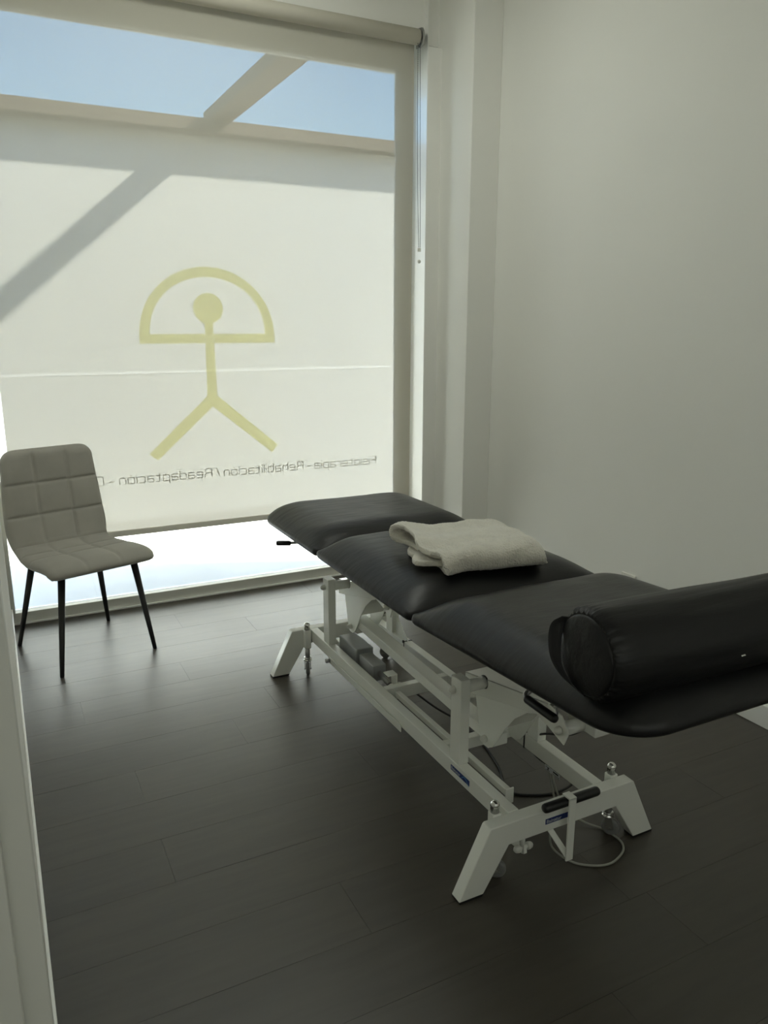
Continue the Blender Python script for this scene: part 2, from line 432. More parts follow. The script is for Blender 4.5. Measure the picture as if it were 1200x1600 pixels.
# lettering on the outside of the glass, so it reads mirrored from indoors
GL = {
 'F': (.8, [[(0, 0), (0, 1), (.8, 1)], [(0, .5), (.72, .5)]]), 'i': (0, [[(0, 0), (0, .68)], [(0, .88), (0, 1)]]),
 's': (.72, [[(.7, .58), (.7, .68), (0, .68), (0, .36), (.72, .36), (.72, 0), (0, 0), (0, .1)]]),
 'o': (.8, [[(.4, .68), (0, .68), (0, 0), (.8, 0), (.8, .68), (.4, .68)]]), 't': (.6, [[(0, .68), (.6, .68)], [(.16, .92), (.16, 0), (.62, 0)]]),
 'e': (.8, [[(0, .34), (.8, .34), (.8, .68), (0, .68), (0, 0), (.78, 0)]]), 'r': (.55, [[(0, 0), (0, .68), (.55, .68)]]),
 'a': (.8, [[(0, .68), (.8, .68), (.8, 0), (0, 0), (0, .36), (.8, .36)]]), 'p': (.8, [[(0, -.32), (0, .68), (.8, .68), (.8, 0), (0, 0)]]),
 'R': (.95, [[(0, 0), (0, 1), (.85, 1), (.85, .5), (0, .5)], [(.55, .5), (.92, .38), (.95, 0)]]), 'h': (.75, [[(0, 0), (0, 1)], [(0, .68), (.75, .68), (.75, 0)]]),
 'b': (.8, [[(0, 1), (0, 0), (.8, 0), (.8, .68), (0, .68)]]), 'l': (0, [[(0, 0), (0, 1)]]), 'c': (.75, [[(.75, .68), (0, .68), (0, 0), (.75, 0)]]),
 'n': (.75, [[(0, 0), (0, .68), (.75, .68), (.75, 0)]]), 'd': (.8, [[(.8, 1), (.8, 0), (0, 0), (0, .68), (.8, .68)]]),
 'ó': (.8, [[(.4, .68), (0, .68), (0, 0), (.8, 0), (.8, .68), (.4, .68)], [(.36, .84), (.52, 1.02)]]), '-': (.55, [[(0, .34), (.55, .34)]]),
 '/': (.4, [[(0, -.05), (.42, 1)]]), 'O': (.95, [[(.5, 1), (0, 1), (0, 0), (.95, 0), (.95, 1), (.5, 1)]]),
}
def smooth_corners(P, r=.14):
    out = [P[0]]
    for a, b, c in zip(P, P[1:], P[2:]):
        va = Vector(a) - Vector(b); vc = Vector(c) - Vector(b)
        d1 = min(r, va.length / 2); d2 = min(r, vc.length / 2)
        p = Vector(b) + va.normalized() * d1; q = Vector(b) + vc.normalized() * d2; m = (p + q) / 2 * .45 + Vector(b) * .55
        out += [tuple(p), tuple(m), tuple(q)]
    return out + [P[-1]]
def text_strokes(mb, text, x0, z0, h, y0, y1, adv_gap=.30, space=.62, wx=1.0, thick=.10, length=None):
    adv = 0; items = []
    for ch in text:
        if ch == ' ': adv += space; continue
        w, st = GL[ch]; items.append((adv, st)); adv += w + adv_gap
    adv -= adv_gap
    k = (length / adv) if length else h * wx
    for a, st in items:
        for P in st:
            P = smooth_corners(P) if len(P) > 2 else P
            Q = [Vector((x0 - (a + p[0]) * k, z0 + p[1] * h)) for p in P]
            t = thick * h
            for i, (u, v) in enumerate(zip(Q, Q[1:])):
                d = (v - u)
                if d.length < 1e-6: continue
                nrm = Vector((-d.y, d.x)).normalized() * t / 2; ext = d.normalized() * (t * .3)
                u2 = u - (ext if i == 0 else Vector((0, 0))); v2 = v + (ext if i == len(Q) - 2 else Vector((0, 0)))
                mb.prism([tuple(u2 + nrm), tuple(v2 + nrm), tuple(v2 - nrm), tuple(u2 - nrm)], 1, y0, y1)
tx = MB()
text_strokes(tx, 'Fisioterapia', 2.078, 0.667, 0.047, TY0, TY1, length=0.404)
text_strokes(tx, '-', 1.652, 0.670, 0.047, TY0, TY1, wx=.9)
text_strokes(tx, 'Rehabilitación', 1.601, 0.670, 0.047, TY0, TY1, length=0.473)
text_strokes(tx, '/', 1.104, 0.672, 0.047, TY0, TY1, wx=.9)
text_strokes(tx, 'Readaptación', 1.059, 0.672, 0.047, TY0, TY1, length=0.494)
text_strokes(tx, '-', 0.537, 0.672, 0.047, TY0, TY1, wx=.9)
text_strokes(tx, 'O', 0.484, 0.674, 0.047, TY0, TY1, wx=.9)
o = tx.build('lettering', M['letter']); o.parent = gl
o['label'] = 'grey mirrored line of lettering'

# ------------------------------------------------------------------ roller blind
bl = empty('roller_blind', (1.1, 3.9, 2.93))
tag(bl, 'cream roller blind drawn down over the big shop window', 'blind')
def part(mb, name, m, parent, bevel=0.0, seg=2):
    o = mb.build(name, m, None, bevel, seg)
    o.parent = parent
    off = Vector((0, 0, 0)); q = parent
    while q is not None: off += q.location; q = q.parent
    o.data.transform(Matrix.Translation(-off))
    return o
BX0, BX1, BY = 0.043, 2.191, 3.978
fb = MB()
rows = []
for zi in range(41):
    z = 0.464 + (2.965 - 0.464) * zi / 40
    # hangs free below, eased back where the chair leans against it
    rows.append([(x, BY + .014 * (1 - zi / 40) + .050 * math.exp(-((x - .42) / .30) ** 2 - ((z - .86) / .26) ** 2), z) for x in [BX0 + (BX1 - BX0) * xi / 60 for xi in range(61)]])
fb.grid(rows, flip=False)
fab = part(fb, 'blind_fabric', M['blind'], bl)
rb = MB().cyl((BX0, 3.941, 2.958), (BX1, 3.941, 2.958), 0.038, n=40)
part(rb, 'fabric_roll', mat('rolled_blind_fabric', (0.60, 0.57, 0.49), 0.85), bl)
part(MB().cyl((BX0 - .012, 3.941, 2.958), (BX1 + .018, 3.941, 2.958), 0.018), 'roller_tube', M['steel'], bl)
BB = BY + .014
hb = MB().prism([(BB - .006, .448), (BB + .006, .448), (BB + .007, .460), (BB + .004, .477), (BB - .004, .477), (BB - .007, .460)], 0, BX0, BX1)
part(hb, 'bottom_bar', mat('blind_hem_bar', (0.80, 0.77, 0.68), 0.6), bl, 0.0015)
for sx, nm in ((BX1 + .022, 1), (BX0 - .018, 0)):
    k = MB()
    pr = [(3.990, 3.000), (3.96, 3.008), (3.93, 3.004), (3.915, 2.985), (3.912, 2.955), (3.925, 2.925), (3.950, 2.912), (3.990, 2.918)]
    k.prism(pr, 0, sx - .006, sx + .004)
    part(k, 'bracket', M['steel'], bl, .001)
ch = MB()
for cx, cyy in ((2.182, 3.922), (2.205, 3.940)):
    z = 2.93
    zb = 1.913
    while z > zb:
        t = (2.93 - z) / (2.93 - zb)
        x = cx + (2.203 - cx) * t ** 3 * .6 + (0.010 * t); y = cyy + (3.930 - cyy) * t
        ch.lathe((x, y, z - .0022), (0, 0, 1), [(0, .0), (.0008, .0019), (.0022, .0024), (.0036, .0019), (.0044, 0)], n=6)
        z -= .0085
ch.tube([(2.182 + .010 * t + (2.203 - 2.182) * t ** 3 * .6, 3.922 + .008 * t, 2.93 - 1.017 * t) for t in [i / 12 for i in range(13)]], .0008, 5)
ch.tube([(2.205 + .010 * t + (2.203 - 2.205) * t ** 3 * .6, 3.940 - .010 * t, 2.93 - 1.017 * t) for t in [i / 12 for i in range(13)]], .0008, 5)
part(ch, 'pull_chain', M['bead'], bl)
wt = MB().box(2.198, 2.218, 3.927, 3.933, 1.892, 1.911)
part(wt, 'chain_weight', M['socket'], bl, .001)
ct = MB().lathe((2.209, 3.930, 1.840), (0, 1, 0), [(0, .001), (.0, .010), (.004, .010), (.004, .001)], n=20)
part(ct, 'chain_guide', M['socket'], bl)

# ------------------------------------------------------------------ outdoors: patio, rendered wall, pergola
struct(MB().box(-6, 9, 4.30, 9.0, -0.25, -0.05).build('floor_patio', M['patio']), 'pale paved patio outside', 'patio')
struct(MB().box(-6, 9, 6.35, 6.55, -0.05, 2.93).build('wall_patio', M['render']), 'sunlit pale rendered wall across the patio', 'wall')
struct(MB().box(-6, 9, 6.3485, 6.35, 1.119, 1.137).build('trim_2', mat('white_joint_bead', (0.97, 0.97, 0.95), 0.5)))
pg = empty('pergola', (1.0, 6.27, 0)); tag(pg, 'brown pergola over the patio behind the blind', 'pergola')
part(MB().box(-6, 9, 6.20, 6.349, 2.897, 2.99), 'ledger_beam', M['pergola'], pg, .004)
part(MB().box(1.685, 1.862, 4.31, 6.40, 2.992, 3.075), 'rafter', M['pergola'], pg, .004)

# ------------------------------------------------------------------ wall socket
so = empty('wall_socket', (2.519, 2.48, 0.35)); tag(so, 'white wall socket low on the right wall behind the treatment table', 'socket')
k = MB().box(2.509, 2.5195, 2.445, 2.532, 0.310, 0.396); part(k, 'cover_plate', M['socket'], so, .003)
k = MB().lathe((2.509, 2.488, 0.353), (-1, 0, 0), [(0, .022), (.002, .022), (.002, .018), (-.004, .018), (-.004, 0)], n=24); part(k, 'plug_recess', M['socket'], so)

# ------------------------------------------------------------------ chair
CR = Vector((.952, .306, 0)); CF = Vector((.306, -.952, 0))
chair = empty('padded_chair', (0.288, 3.707, 0), math.atan2(.306, .952))
tag(chair, 'grey quilted fabric chair with four thin black legs by the window', 'chair')
# local frame: x right (photo), y towards the room = -y local
def profile(v):
    """centre line of the pad: v 0 (front lip) .. 1 (top of the back); returns y(front +), z"""
    return None
PP = catmull([(.270, .446, 0), (.258, .462, 0), (.215, .475, 0), (.12, .472, 0), (.02, .462, 0), (-.07, .459, 0), (-.135, .465, 0), (-.182, .492, 0), (-.205, .545, 0), (-.225, .640, 0), (-.238, .740, 0), (-.250, .840, 0), (-.258, .935, 0)], 14)
Ls = [0]
for a, b in zip(PP, PP[1:]): Ls.append(Ls[-1] + (b - a).length)
TOT = Ls[-1]
def prof_at(s):
    s = max(0, min(TOT, s))
    for i in range(len(Ls) - 1):
        if s <= Ls[i + 1]:
            t = (s - Ls[i]) / (Ls[i + 1] - Ls[i]); p = PP[i].lerp(PP[i + 1], t); d = (PP[min(i + 2, len(PP) - 1)] - PP[max(i - 1, 0)]).normalized(); return p, d
    return PP[-1], (PP[-1] - PP[-2]).normalized()
def s_of(y, z):
    return min(range(len(PP)), key=lambda i: (PP[i].x - y) ** 2 + (PP[i].y - z) ** 2)
rowsS = [Ls[s_of(.055, .465)], Ls[s_of(-.060, .460)], Ls[s_of(-.172, .483)], Ls[s_of(-.222, .625)], Ls[s_of(-.243, .775)]]
NV, NU = 200, 72
pad = MB(); sections = []
for iv in range(NV + 1):
    s = TOT * iv / NV
    p, d = prof_at(s); nrm = Vector((-d.y, d.x, 0))      # to the upper/front side
    if nrm.y < 0 and abs(d.x) > abs(d.y): nrm = -nrm
    nrm = Vector((d.y, -d.x, 0)) if False else nrm
    # direction: moving from the front to the back top: d=(-1,0)->(0,1); upper side = (0,1)->(1,0)
    nrm = Vector((d.y, -d.x, 0))
    t = s / TOT
    # half width and thickness along the pad
    hw = .245 - .012 * t
    if t > .62: hw -= .022 * ((t - .62) / .38) ** 1.3
    if .33 < t < .60: hw -= .014 * math.sin((t - .33) / .27 * math.pi) ** 2
    th = .052
    def endcap(e, r):
        return math.sqrt(max(0.0, 1 - (1 - min(1, e / r)) ** 2))
    e0, e1 = s, TOT - s
    hw2 = hw - .055 * (1 - endcap(e1, .055)) - .030 * (1 - endcap(e0, .030))
    thk = th * max(.05, min(endcap(e1 + .001, .03), endcap(e0 + .001, .03)))
    gs = sum(math.exp(-((s - r) / .0065) ** 2) for r in rowsS)
    ring = []
    for iu in range(NU + 1):                 # upper side
        u = -1 + 2 * iu / NU; x = hw2 * u
        edge = 1 - abs(u)
        rim = math.sqrt(max(0, 1 - max(0, 1 - edge * hw2 / .028) ** 2))
        gu = math.exp(-((x - .0775) / .0065) ** 2) + math.exp(-((x + .0775) / .0065) ** 2)
        # soft swelling of each quilted square
        su = math.sin(min(1, abs(((x + .0775 + .155) % .155) / .155)) * math.pi)
        k = min(range(len(rowsS)), key=lambda i: abs(rowsS[i] - s)); dist = min(1, abs(rowsS[k] - s) / .065)
        sv = math.sin(dist * math.pi / 2)
        bulge = .008 * su * sv - .008 * max(gu, gs) * rim
        off = thk * (.5 * rim) + bulge * rim * min(1, e0 / .05) * min(1, e1 / .04)
        q = p + nrm * off
        ring.append((x, -q.x, q.y))
    for iu in range(1, 25):                  # underside back
        u = 1 - 2 * iu / 25; x = hw2 * u
        edge = 1 - abs(u)
        rim = math.sqrt(max(0, 1 - max(0, 1 - edge * hw2 / .028) ** 2))
        q = p - nrm * thk * .5 * rim
        ring.append((x, -q.x, q.y))
    sections.append(ring)
V = [[pad.bm.verts.new(q) for q in r] for r in sections]
n = len(V[0])
for A, B in zip(V, V[1:]):
    for k in range(n):
        f_ = pad.bm.faces.new((A[k], A[(k + 1) % n], B[(k + 1) % n], B[k])); f_.smooth = True
pad.bm.faces.new(V[0]); pad.bm.faces.new(list(reversed(V[-1])))
po = pad.build('upholstered_seat_shell', M['chairfab'], chair)
for (tx_, ty_, tz_, fx, fy) in ((-.165, .205, .448, -.222, .245), (.165, .205, .448, .222, .245), (-.150, -.150, .445, -.225, -.238), (.150, -.150, .445, .227, -.252)):
    leg = MB()
    leg.lathe((fx, -fy, 0), (tx_ - fx, -ty_ + fy, tz_), [(0, .0085), (.004, .0095), (math.dist((fx, fy, 0), (tx_, ty_, tz_)), .0165)], n=20)
    lo = leg.build('leg', M['blackmetal'], chair)
    ft = MB().lathe((fx, -fy, 0), (0, 0, 1), [(0, .008), (.003, .009), (.006, .0088)], n=16).build('foot_cap', M['rubber'], lo)
k = MB().bar((-.165, -.205, .437), (.165, -.205, .437), .02, .012); k.bar((-.15, .15, .432), (.15, .15, .432), .02, .012)
k.bar((-.16, -.205, .437), (-.15, .15, .432), .02, .012); k.bar((.16, -.205, .437), (.15, .15, .432), .02, .012)
k.build('under_seat_frame', M['blackmetal'], chair)

# ------------------------------------------------------------------ treatment table
tb = empty('treatment_table', (1.315, 2.24, 0))
tag(tb, 'white steel framed treatment table with three black vinyl cushion sections', 'treatment table')
MX = lambda x: 2.63 - x
def tp(mb, name, m=None, bevel=0.003, parent=tb, seg=2): return part(mb, name, m or M['white'], parent, bevel, seg)
def bolt(c, ax, r=.011, parent=tb, name='bolt_cap'):
    mb = MB().lathe(c, ax, [(0, r), (.004, r), (.007, r * .96), (.014, r * .80), (.018, r * .42), (.0195, 0)], n=18)
    return part(mb, name, M['cap'], parent)

# end frames
for y0, y1, far in ((1.467, 1.507, 0), (2.980, 3.020, 1)):
    tp(MB().prism([(1.088, .200), (1.542, .200), (1.505, .132), (1.125, .132)], 1, y0, y1, skip=(1, 3)), 'crossbar')
    for s in (0, 1):
        P = [(1.061, .196), (1.066, .200), (1.088, .200), (1.125, .132), (1.046, .006), (.969, .006)]
        if s: P = [(MX(a), b) for a, b in P]
        lg_ = tp(MB().prism(P, 1, y0, y1, skip=(2,)), 'leg')
        Q = [(.971, 0), (1.043, 0), (1.046, .006), (.969, .006)]
        if s: Q = [(MX(a), b) for a, b in Q]
        part(MB().prism(Q, 1, y0 + .001, y1 - .001), 'rubber_foot', M['rubber'], lg_)
# side rails
for s in (0, 1):
    a, b = (1.147, 1.183) if not s else (MX(1.183), MX(1.147))
    tp(MB().box(a, b, 1.507, 2.980, .147, .200), 'side_rail')
# posts, pivot tubes
for s in (0, 1):
    for yc, zc in ((1.80, .437), (2.81, .445)):
        a, b = (1.150, 1.184) if not s else (MX(1.184), MX(1.150))
        tp(MB().box(a, b, yc - .036, yc + .020, .200, zc + .040), 'post')
        xa = 1.184 if not s else MX(1.260); xb = 1.260 if not s else MX(1.184)
        tp(MB().cyl((xa, yc, zc), (xb, yc, zc), .0195, n=28), 'pivot_tube', bevel=0.0)
        if not s: tp(MB().lathe((1.256, yc, zc), (1, 0, 0), [(0, .0195), (0, .021), (.004, .021), (.004, .0195)], n=28), 'pivot_washer', M['rubber'], 0)
        bolt((1.150 if not s else MX(1.150), yc, zc), (-1 if not s else 1, 0, 0), .0115)
# gusset on the far right post
tp(MB().prism([(2.77, .200), (2.77, .290), (2.66, .202), (2.66, .200)], 0, MX(1.168), MX(1.164)), 'gusset_plate', bevel=.001)
# lifting arms: folded sheet channels with two curved side plates
AP = [(1.905, .425), (1.76, .455), (1.628, .481), (1.50, .503), (1.445, .494), (1.413, .456), (1.431, .414), (1.502, .438), (1.549, .449), (1.590, .432), (1.645, .388),
      (1.692, .329), (1.728, .271), (1.750, .240), (1.772, .226), (1.797, .225), (1.812, .236), (1.822, .264), (1.849, .372), (1.890, .385)]
for dy, dz in ((0, 0), (1.005, .008)):
    ar = MB()
    P = [(a + dy, b + dz) for a, b in AP]
    ar.prism(P, 0, 1.260, 1.264); ar.prism(P, 0, 1.366, 1.370)
    # the deeper folded box along the top
    T = [(1.905, .427), (1.76, .457), (1.628, .483), (1.50, .505)]
    T = [(a + dy, b + dz) for a, b in T]
    ar.prism(T + [(a, b - .004) for a, b in reversed(T)], 0, 1.2565, 1.3735)
    for xx in (1.2565, 1.3700):
        ar.prism(T + [(1.50 + dy, .463 + dz), (1.549 + dy, .451 + dz), (1.70 + dy, .412 + dz), (1.849 + dy, .374 + dz), (1.905 + dy, .362 + dz)], 0, xx, xx + .0035)
    ar.prism([(1.901 + dy, .364 + dz), (1.9045 + dy, .362 + dz), (1.9045 + dy, .424 + dz), (1.901 + dy, .424 + dz)], 0, 1.2565, 1.3735)
    # curved web closing the plates behind their concave edge
    W = [(1.549, .447), (1.590, .430), (1.645, .386), (1.692, .327)]
    W = [(a + dy + .006, b + dz + .003) for a, b in W]
    ar.prism(W + [(a + .003, b + .003) for a, b in reversed(W)], 0, 1.264, 1.366)
    arm = tp(ar, 'lifting_arm', bevel=.0012)
    bolt((1.260, 1.787 + dy, .252 + dz), (-1, 0, 0), .0115, arm)
    bolt((1.258, 1.447 + dy, .452 + dz), (-1, 0, 0), .0115, arm)
    tp(MB().cyl((1.264, 1.447 + dy, .452 + dz), (1.330, 1.447 + dy, .452 + dz), .0195, n=28), 'pivot_tube', bevel=0, parent=tb)
    tp(MB().box(1.330, 1.430, 1.390 + dy, 1.500 + dy, .436 + dz, .694), 'frame_bracket', bevel=.004)
# linkage channel between the two arms
lk = MB(); lk.bar((1.2975, 1.760, .2500), (1.2975, 2.83, .2850), .055, .038)
tp(lk, 'linkage_channel')
# upper frame under the cushions
for s in (0, 1):
    a, b = (1.115, 1.145) if not s else (MX(1.145), MX(1.115))
    tp(MB().box(a, b, 1.775, 2.86, .664, .694), 'upper_rail')
for yc in (1.80, 2.40, 2.84):
    tp(MB().box(1.145, MX(1.145), yc - .015, yc + .015, .664, .694), 'upper_crossbar')
# hinge stubs under the near section
tp(MB().box(1.31, 1.35, 1.56, 1.59, .60, .69), 'hinge_bracket')
k = MB().bar((1.17, 1.73, .676), (1.17, 1.20, .720), .025, .025); tp(k, 'section_rail')
k = MB().bar((MX(1.17), 1.73, .676), (MX(1.17), 1.20, .720), .025, .025); tp(k, 'section_rail')
# cross member and inner bars of the base
tp(MB().box(1.183, MX(1.183), 2.312, 2.342, .150, .199), 'cross_member')
tp(MB().box(1.183, MX(1.183), 1.90, 1.93, .150, .190), 'cross_member')
tp(MB().box(1.137, 1.141, 2.116, 2.750, .137, .163), 'brake_strip', bevel=.001)
tp(MB().cyl((1.141, 2.74, .150), (1.120, 2.74, .150), .009), 'strip_bolt', M['steel'], 0)
k = MB(); k.bar((1.222, 1.61, .180), (1.222, 2.30, .180), .020, .022); k.box(1.207, 1.237, 1.602, 1.607, .146, .197)
tp(k, 'pedal_rod', bevel=.003)
# cable ties round the right rail
for y in (2.665, 1.83):
    x0, x1 = MX(1.183) - .0015, MX(1.147) + .0015
    k = MB(); k.box(x0, x1, y, y + .006, .2, .2017); k.box(x0, x0 + .0016, y, y + .006, .145, .2017); k.box(x1 - .0016, x1, y, y + .006, .145, .2017); k.box(x0, x1, y, y + .006, .1455, .147)
    k.box(x0 - .004, x0 + .002, y - .001, y + .008, .196, .206)
    tp(k, 'cable_tie', M['rubber'], 0)
# actuator with motor
ac = tp(MB().box(1.196, 1.272, 2.600, 2.775, .165, .238), 'actuator', M['motor'], .006)
tp(MB().box(1.206, 1.262, 2.470, 2.600, .155, .220), 'motor', mat('pale_grey_motor', (0.36, 0.37, 0.37), 0.3, coat=.3), .004, parent=ac)
tp(MB().cyl((1.234, 2.470, .186), (1.234, 2.385, .176), .010), 'push_rod', M['steel'], 0, parent=ac)
k = MB(); k.box(1.248, 1.254, 2.36, 2.40, .145, .225); k.box(1.214, 1.254, 2.36, 2.40, .221, .226)
tp(k, 'rod_bracket', bevel=.001)
bolt((1.240, 2.372, .172), (-1, 0, 0), .012); bolt((1.262, 2.372, .172), (1, 0, 0), .012)
tp(MB().cyl((1.190, 2.372, .172), (1.262, 2.372, .172), .007), 'pin', M['steel'], 0)
bolt((1.196, 2.800, .200), (-1, 0, 0), .011)
tp(MB().box(1.196, 1.272, 2.775, 2.815, .185, .205), 'actuator_bracket', bevel=.002)
# casters
def caster(x, y, yaw, zk):
    sl = tp(MB().box(x - .014, x + .014, y - .014, y + .014, .120, .205), 'caster', bevel=.003)
    part(MB().lathe((x, y, .205), (0, 0, 1), [(0, .0125), (.018, .0125), (.019, .0135), (.022, .0135), (.028, .0115), (.0325, .007), (.034, 0)], n=24), 'height_knob', M['chrome'], sl)
    part(MB().cyl((x, y, .120), (x, y, .068), .0105), 'stem', M['steel'], sl)
    part(MB().lathe((x, y, .058), (0, 0, 1), [(0, .014), (.004, .018), (.008, .018), (.010, .013), (.012, .013), (.014, .0165), (.018, .0165), (.020, .011)], n=24), 'swivel_plate', M['chrome'], sl)
    d = Vector((math.cos(yaw), math.sin(yaw), 0)); ax = Vector((-d.y, d.x, 0)); c = Vector((x, y, .0275)) + d * .010
    fk = MB()
    for s in (-1, 1):
        o_ = c + ax * (.0125 * s)
        fk.bar(o_ + Vector((0, 0, -.006)), Vector((x, y, .062)) + ax * (.0125 * s) + d * .002, .003, .022, up=d)
    fk.cyl(c - ax * .016, c + ax * .016, .004)
    part(fk, 'fork', M['steel'], sl, .0005)
    w = part(MB().lathe(c - ax * .009, ax, [(0, .014), (0, .022), (.002, .0258), (.005, .0275), (.013, .0275), (.016, .0258), (.018, .022), (.018, .014)], n=32), 'wheel', M['tyre'], sl)
    part(MB().lathe(c - ax * .0085, ax, [(0, .0), (0, .0142), (.017, .0142), (.017, 0)], n=24), 'hub', M['rubber'], w)
caster(1.112, 1.5215, math.radians(-35), 0)
caster(1.530, 1.5215, math.radians(-50), 0)
caster(1.127, 2.9650, math.radians(-111), 0)
caster(1.500, 2.9650, math.radians(-60), 0)
# foot bar at the near end
fbm = MB(); fbm.box(1.298, 1.322, 1.4335, 1.4390, .042, .238)
fbm.box(1.298, 1.322, 1.4335, 1.4660, .234, .2395)
fbp = tp(fbm, 'foot_bar', bevel=.001)
k = MB(); k.bar((1.310, 1.441, .050), (1.262, 1.500, .150), .004, .018, up=(1, 0, 0)); part(k, 'diagonal_strut', M['white'], fbp, .0008)
k = MB().lathe((1.222, 1.452, .221), (1, 0, 0.0), [(0, .0), (.001, .009), (.004, .0122), (.010, .0135), (.185, .0135), (.191, .0122), (.194, .009), (.195, 0)], n=24)
part(k, 'foam_grip', M['grip'], fbp)
# bolted pedal links under the near crossbar
k = MB(); k.cyl((1.195, 1.500, .135), (1.195, 1.500, .085), .008); k.bar((1.150, 1.545, .120), (1.193, 1.505, .082), .012, .020); tp(k, 'pedal_link', bevel=0)
k = MB(); k.cyl((1.180, 1.500, .078), (1.222, 1.500, .078), .006); k.prism([(1.488, .066), (1.500, .060), (1.514, .070), (1.510, .092), (1.490, .092)], 0, 1.193, 1.203); tp(k, 'link_joint', bevel=0)
bolt((1.186, 1.500, .078), (-1, 0, 0), .011); bolt((1.212, 1.500, .078), (1, 0, 0), .011)
# release levers
k = MB(); k.tube(catmull([(1.30, 1.36, .664), (1.20, 1.375, .650), (1.135, 1.395, .628), (1.108, 1.402, .614), (1.100, 1.392, .606), (1.100, 1.36, .604)], 6), .0070, 12)
k.bar((1.155, 1.372, .640), (1.108, 1.285, .612), .003, .012)
lv = tp(k, 'release_lever', M['steel'], 0)
part(MB().lathe((1.100, 1.392, .605), (0, -1, -.02), [(0, .0), (0, .0098), (.004, .0110), (.104, .0110), (.110, .0095), (.113, .005), (.114, 0)], n=20), 'rubber_grip', M['grip'], lv)
k = MB(); k.tube([(1.15, 2.765, .662), (1.05, 2.758, .664), (.965, 2.752, .672)], .0055, 12)
lv2 = tp(k, 'release_lever', M['steel'], 0)
part(MB().lathe((.985, 2.753, .669), (-1, 0, .14), [(0, 0), (0, .0085), (.004, .0098), (.05, .0098), (.056, .008), (.058, 0)], n=18), 'rubber_grip', M['grip'], lv2)

# stickers
def text_part(txt, size, matw, m, parent, name='print', ext=0.0002):
    cu = bpy.data.curves.new(name, 'FONT'); cu.body = txt; cu.size = size; cu.extrude = ext; cu.resolution_u = 2
    tmp = bpy.data.objects.new(name + '_tmp', cu); COL.objects.link(tmp)
    bpy.context.view_layer.update()
    me = bpy.data.meshes.new_from_object(tmp.evaluated_get(bpy.context.evaluated_depsgraph_get()))
    bpy.data.objects.remove(tmp); bpy.data.curves.remove(cu)
    me.transform(matw); me.materials.clear(); me.materials.append(m)
    off = Vector((0, 0, 0)); q = parent
    while q is not None: off += q.location; q = q.parent
    me.transform(Matrix.Translation(-off))
    o = bpy.data.objects.new(name, me); COL.objects.link(o); o.parent = parent
    return o
def face_matrix(origin, right, up):
    r = Vector(right); u = Vector(up); n_ = r.cross(u)
    return Matrix(((r.x, u.x, n_.x, origin[0]), (r.y, u.y, n_.y, origin[1]), (r.z, u.z, n_.z, origin[2]), (0, 0, 0, 1)))
st = tp(MB().box(1.245, 1.348, 1.4662, 1.4669, .156, .1725), 'brand_label', M['blue'], 0); st['label'] = 'blue label with pale lettering on the near crossbar'
text_part('Bainatur', .0155, face_matrix((1.248, 1.4661, .1590), (1, 0, 0), (0, 0, 1)), M['print'], st)
st = tp(MB().box(1.1462, 1.1469, 1.700, 1.804, .168, .185), 'brand_label', M['blue'], 0); st['label'] = 'blue label with pale lettering on the left rail'
text_part('Bainatur', .0150, face_matrix((1.1461, 1.801, .1715), (0, -1, 0), (0, 0, 1)), M['print'], st)
k = MB()
WV = [(1.742 - .040 * i / 10, .1715 + .009 * math.sin(i / 10 * math.pi * 1.3)) for i in range(11)]
k.prism(WV + [(a, b + .003) for a, b in reversed(WV)], 0, 1.1458, 1.1462)
part(k, 'wave_mark', M['lightblue'], st)
st = tp(MB().box(MX(1.183) - .0006, MX(1.183), 1.650, 1.722, .130, .147), 'rating_label', M['print'], 0)
k = MB(); X0, X1 = MX(1.183) - .0010, MX(1.183) - .0006
k.box(X0, X1, 1.657, 1.682, .139, .144); k.box(X0, X1, 1.653, 1.684, .133, .1345); k.box(X0, X1, 1.700, 1.717, .142, .1435); k.box(X0, X1, 1.704, 1.709, .134, .142); k.box(X0, X1, 1.698, 1.718, .132, .1333)
part(k, 'print', M['ink'], st)
# cables
wc = catmull([(1.452, 1.715, .150), (1.452, 1.700, .105), (1.430, 1.650, .070), (1.36, 1.56, .075), (1.305, 1.515, .070), (1.312, 1.502, .030), (1.348, 1.460, .0045), (1.395, 1.420, .0045), (1.440, 1.408, .0045), (1.485, 1.419, .0045), (1.520, 1.440, .0045), (1.538, 1.475, .0045), (1.530, 1.535, .0045), (1.490, 1.585, .014), (1.46, 1.64, .045), (1.458, 1.69, .10), (1.458, 1.70, .150)], 8)
tp(MB().tube(wc, .0034, 8), 'mains_cable', M['cable_w'], 0)
bc = catmull([(1.30, 2.40, .16), (1.42, 2.36, .05), (1.491, 2.286, .005), (1.486, 2.15, .005), (1.445, 1.969, .005), (1.389, 1.83, .005), (1.455, 1.770, .005), (1.545, 1.750, .006), (1.60, 1.76, .03), (1.50, 1.80, .10), (1.458, 1.82, .150)], 8)
tp(MB().tube(bc, .0042, 8), 'control_cable', M['cable_b'], 0)
bc2 = catmull([(1.462, 1.835, .203), (1.455, 1.80, .207), (1.46, 1.74, .240), (1.50, 1.66, .27), (1.52, 1.58, .36), (1.45, 1.50, .46)], 8)
tp(MB().tube(bc2, .0036, 8), 'control_cable', M['cable_b'], 0)

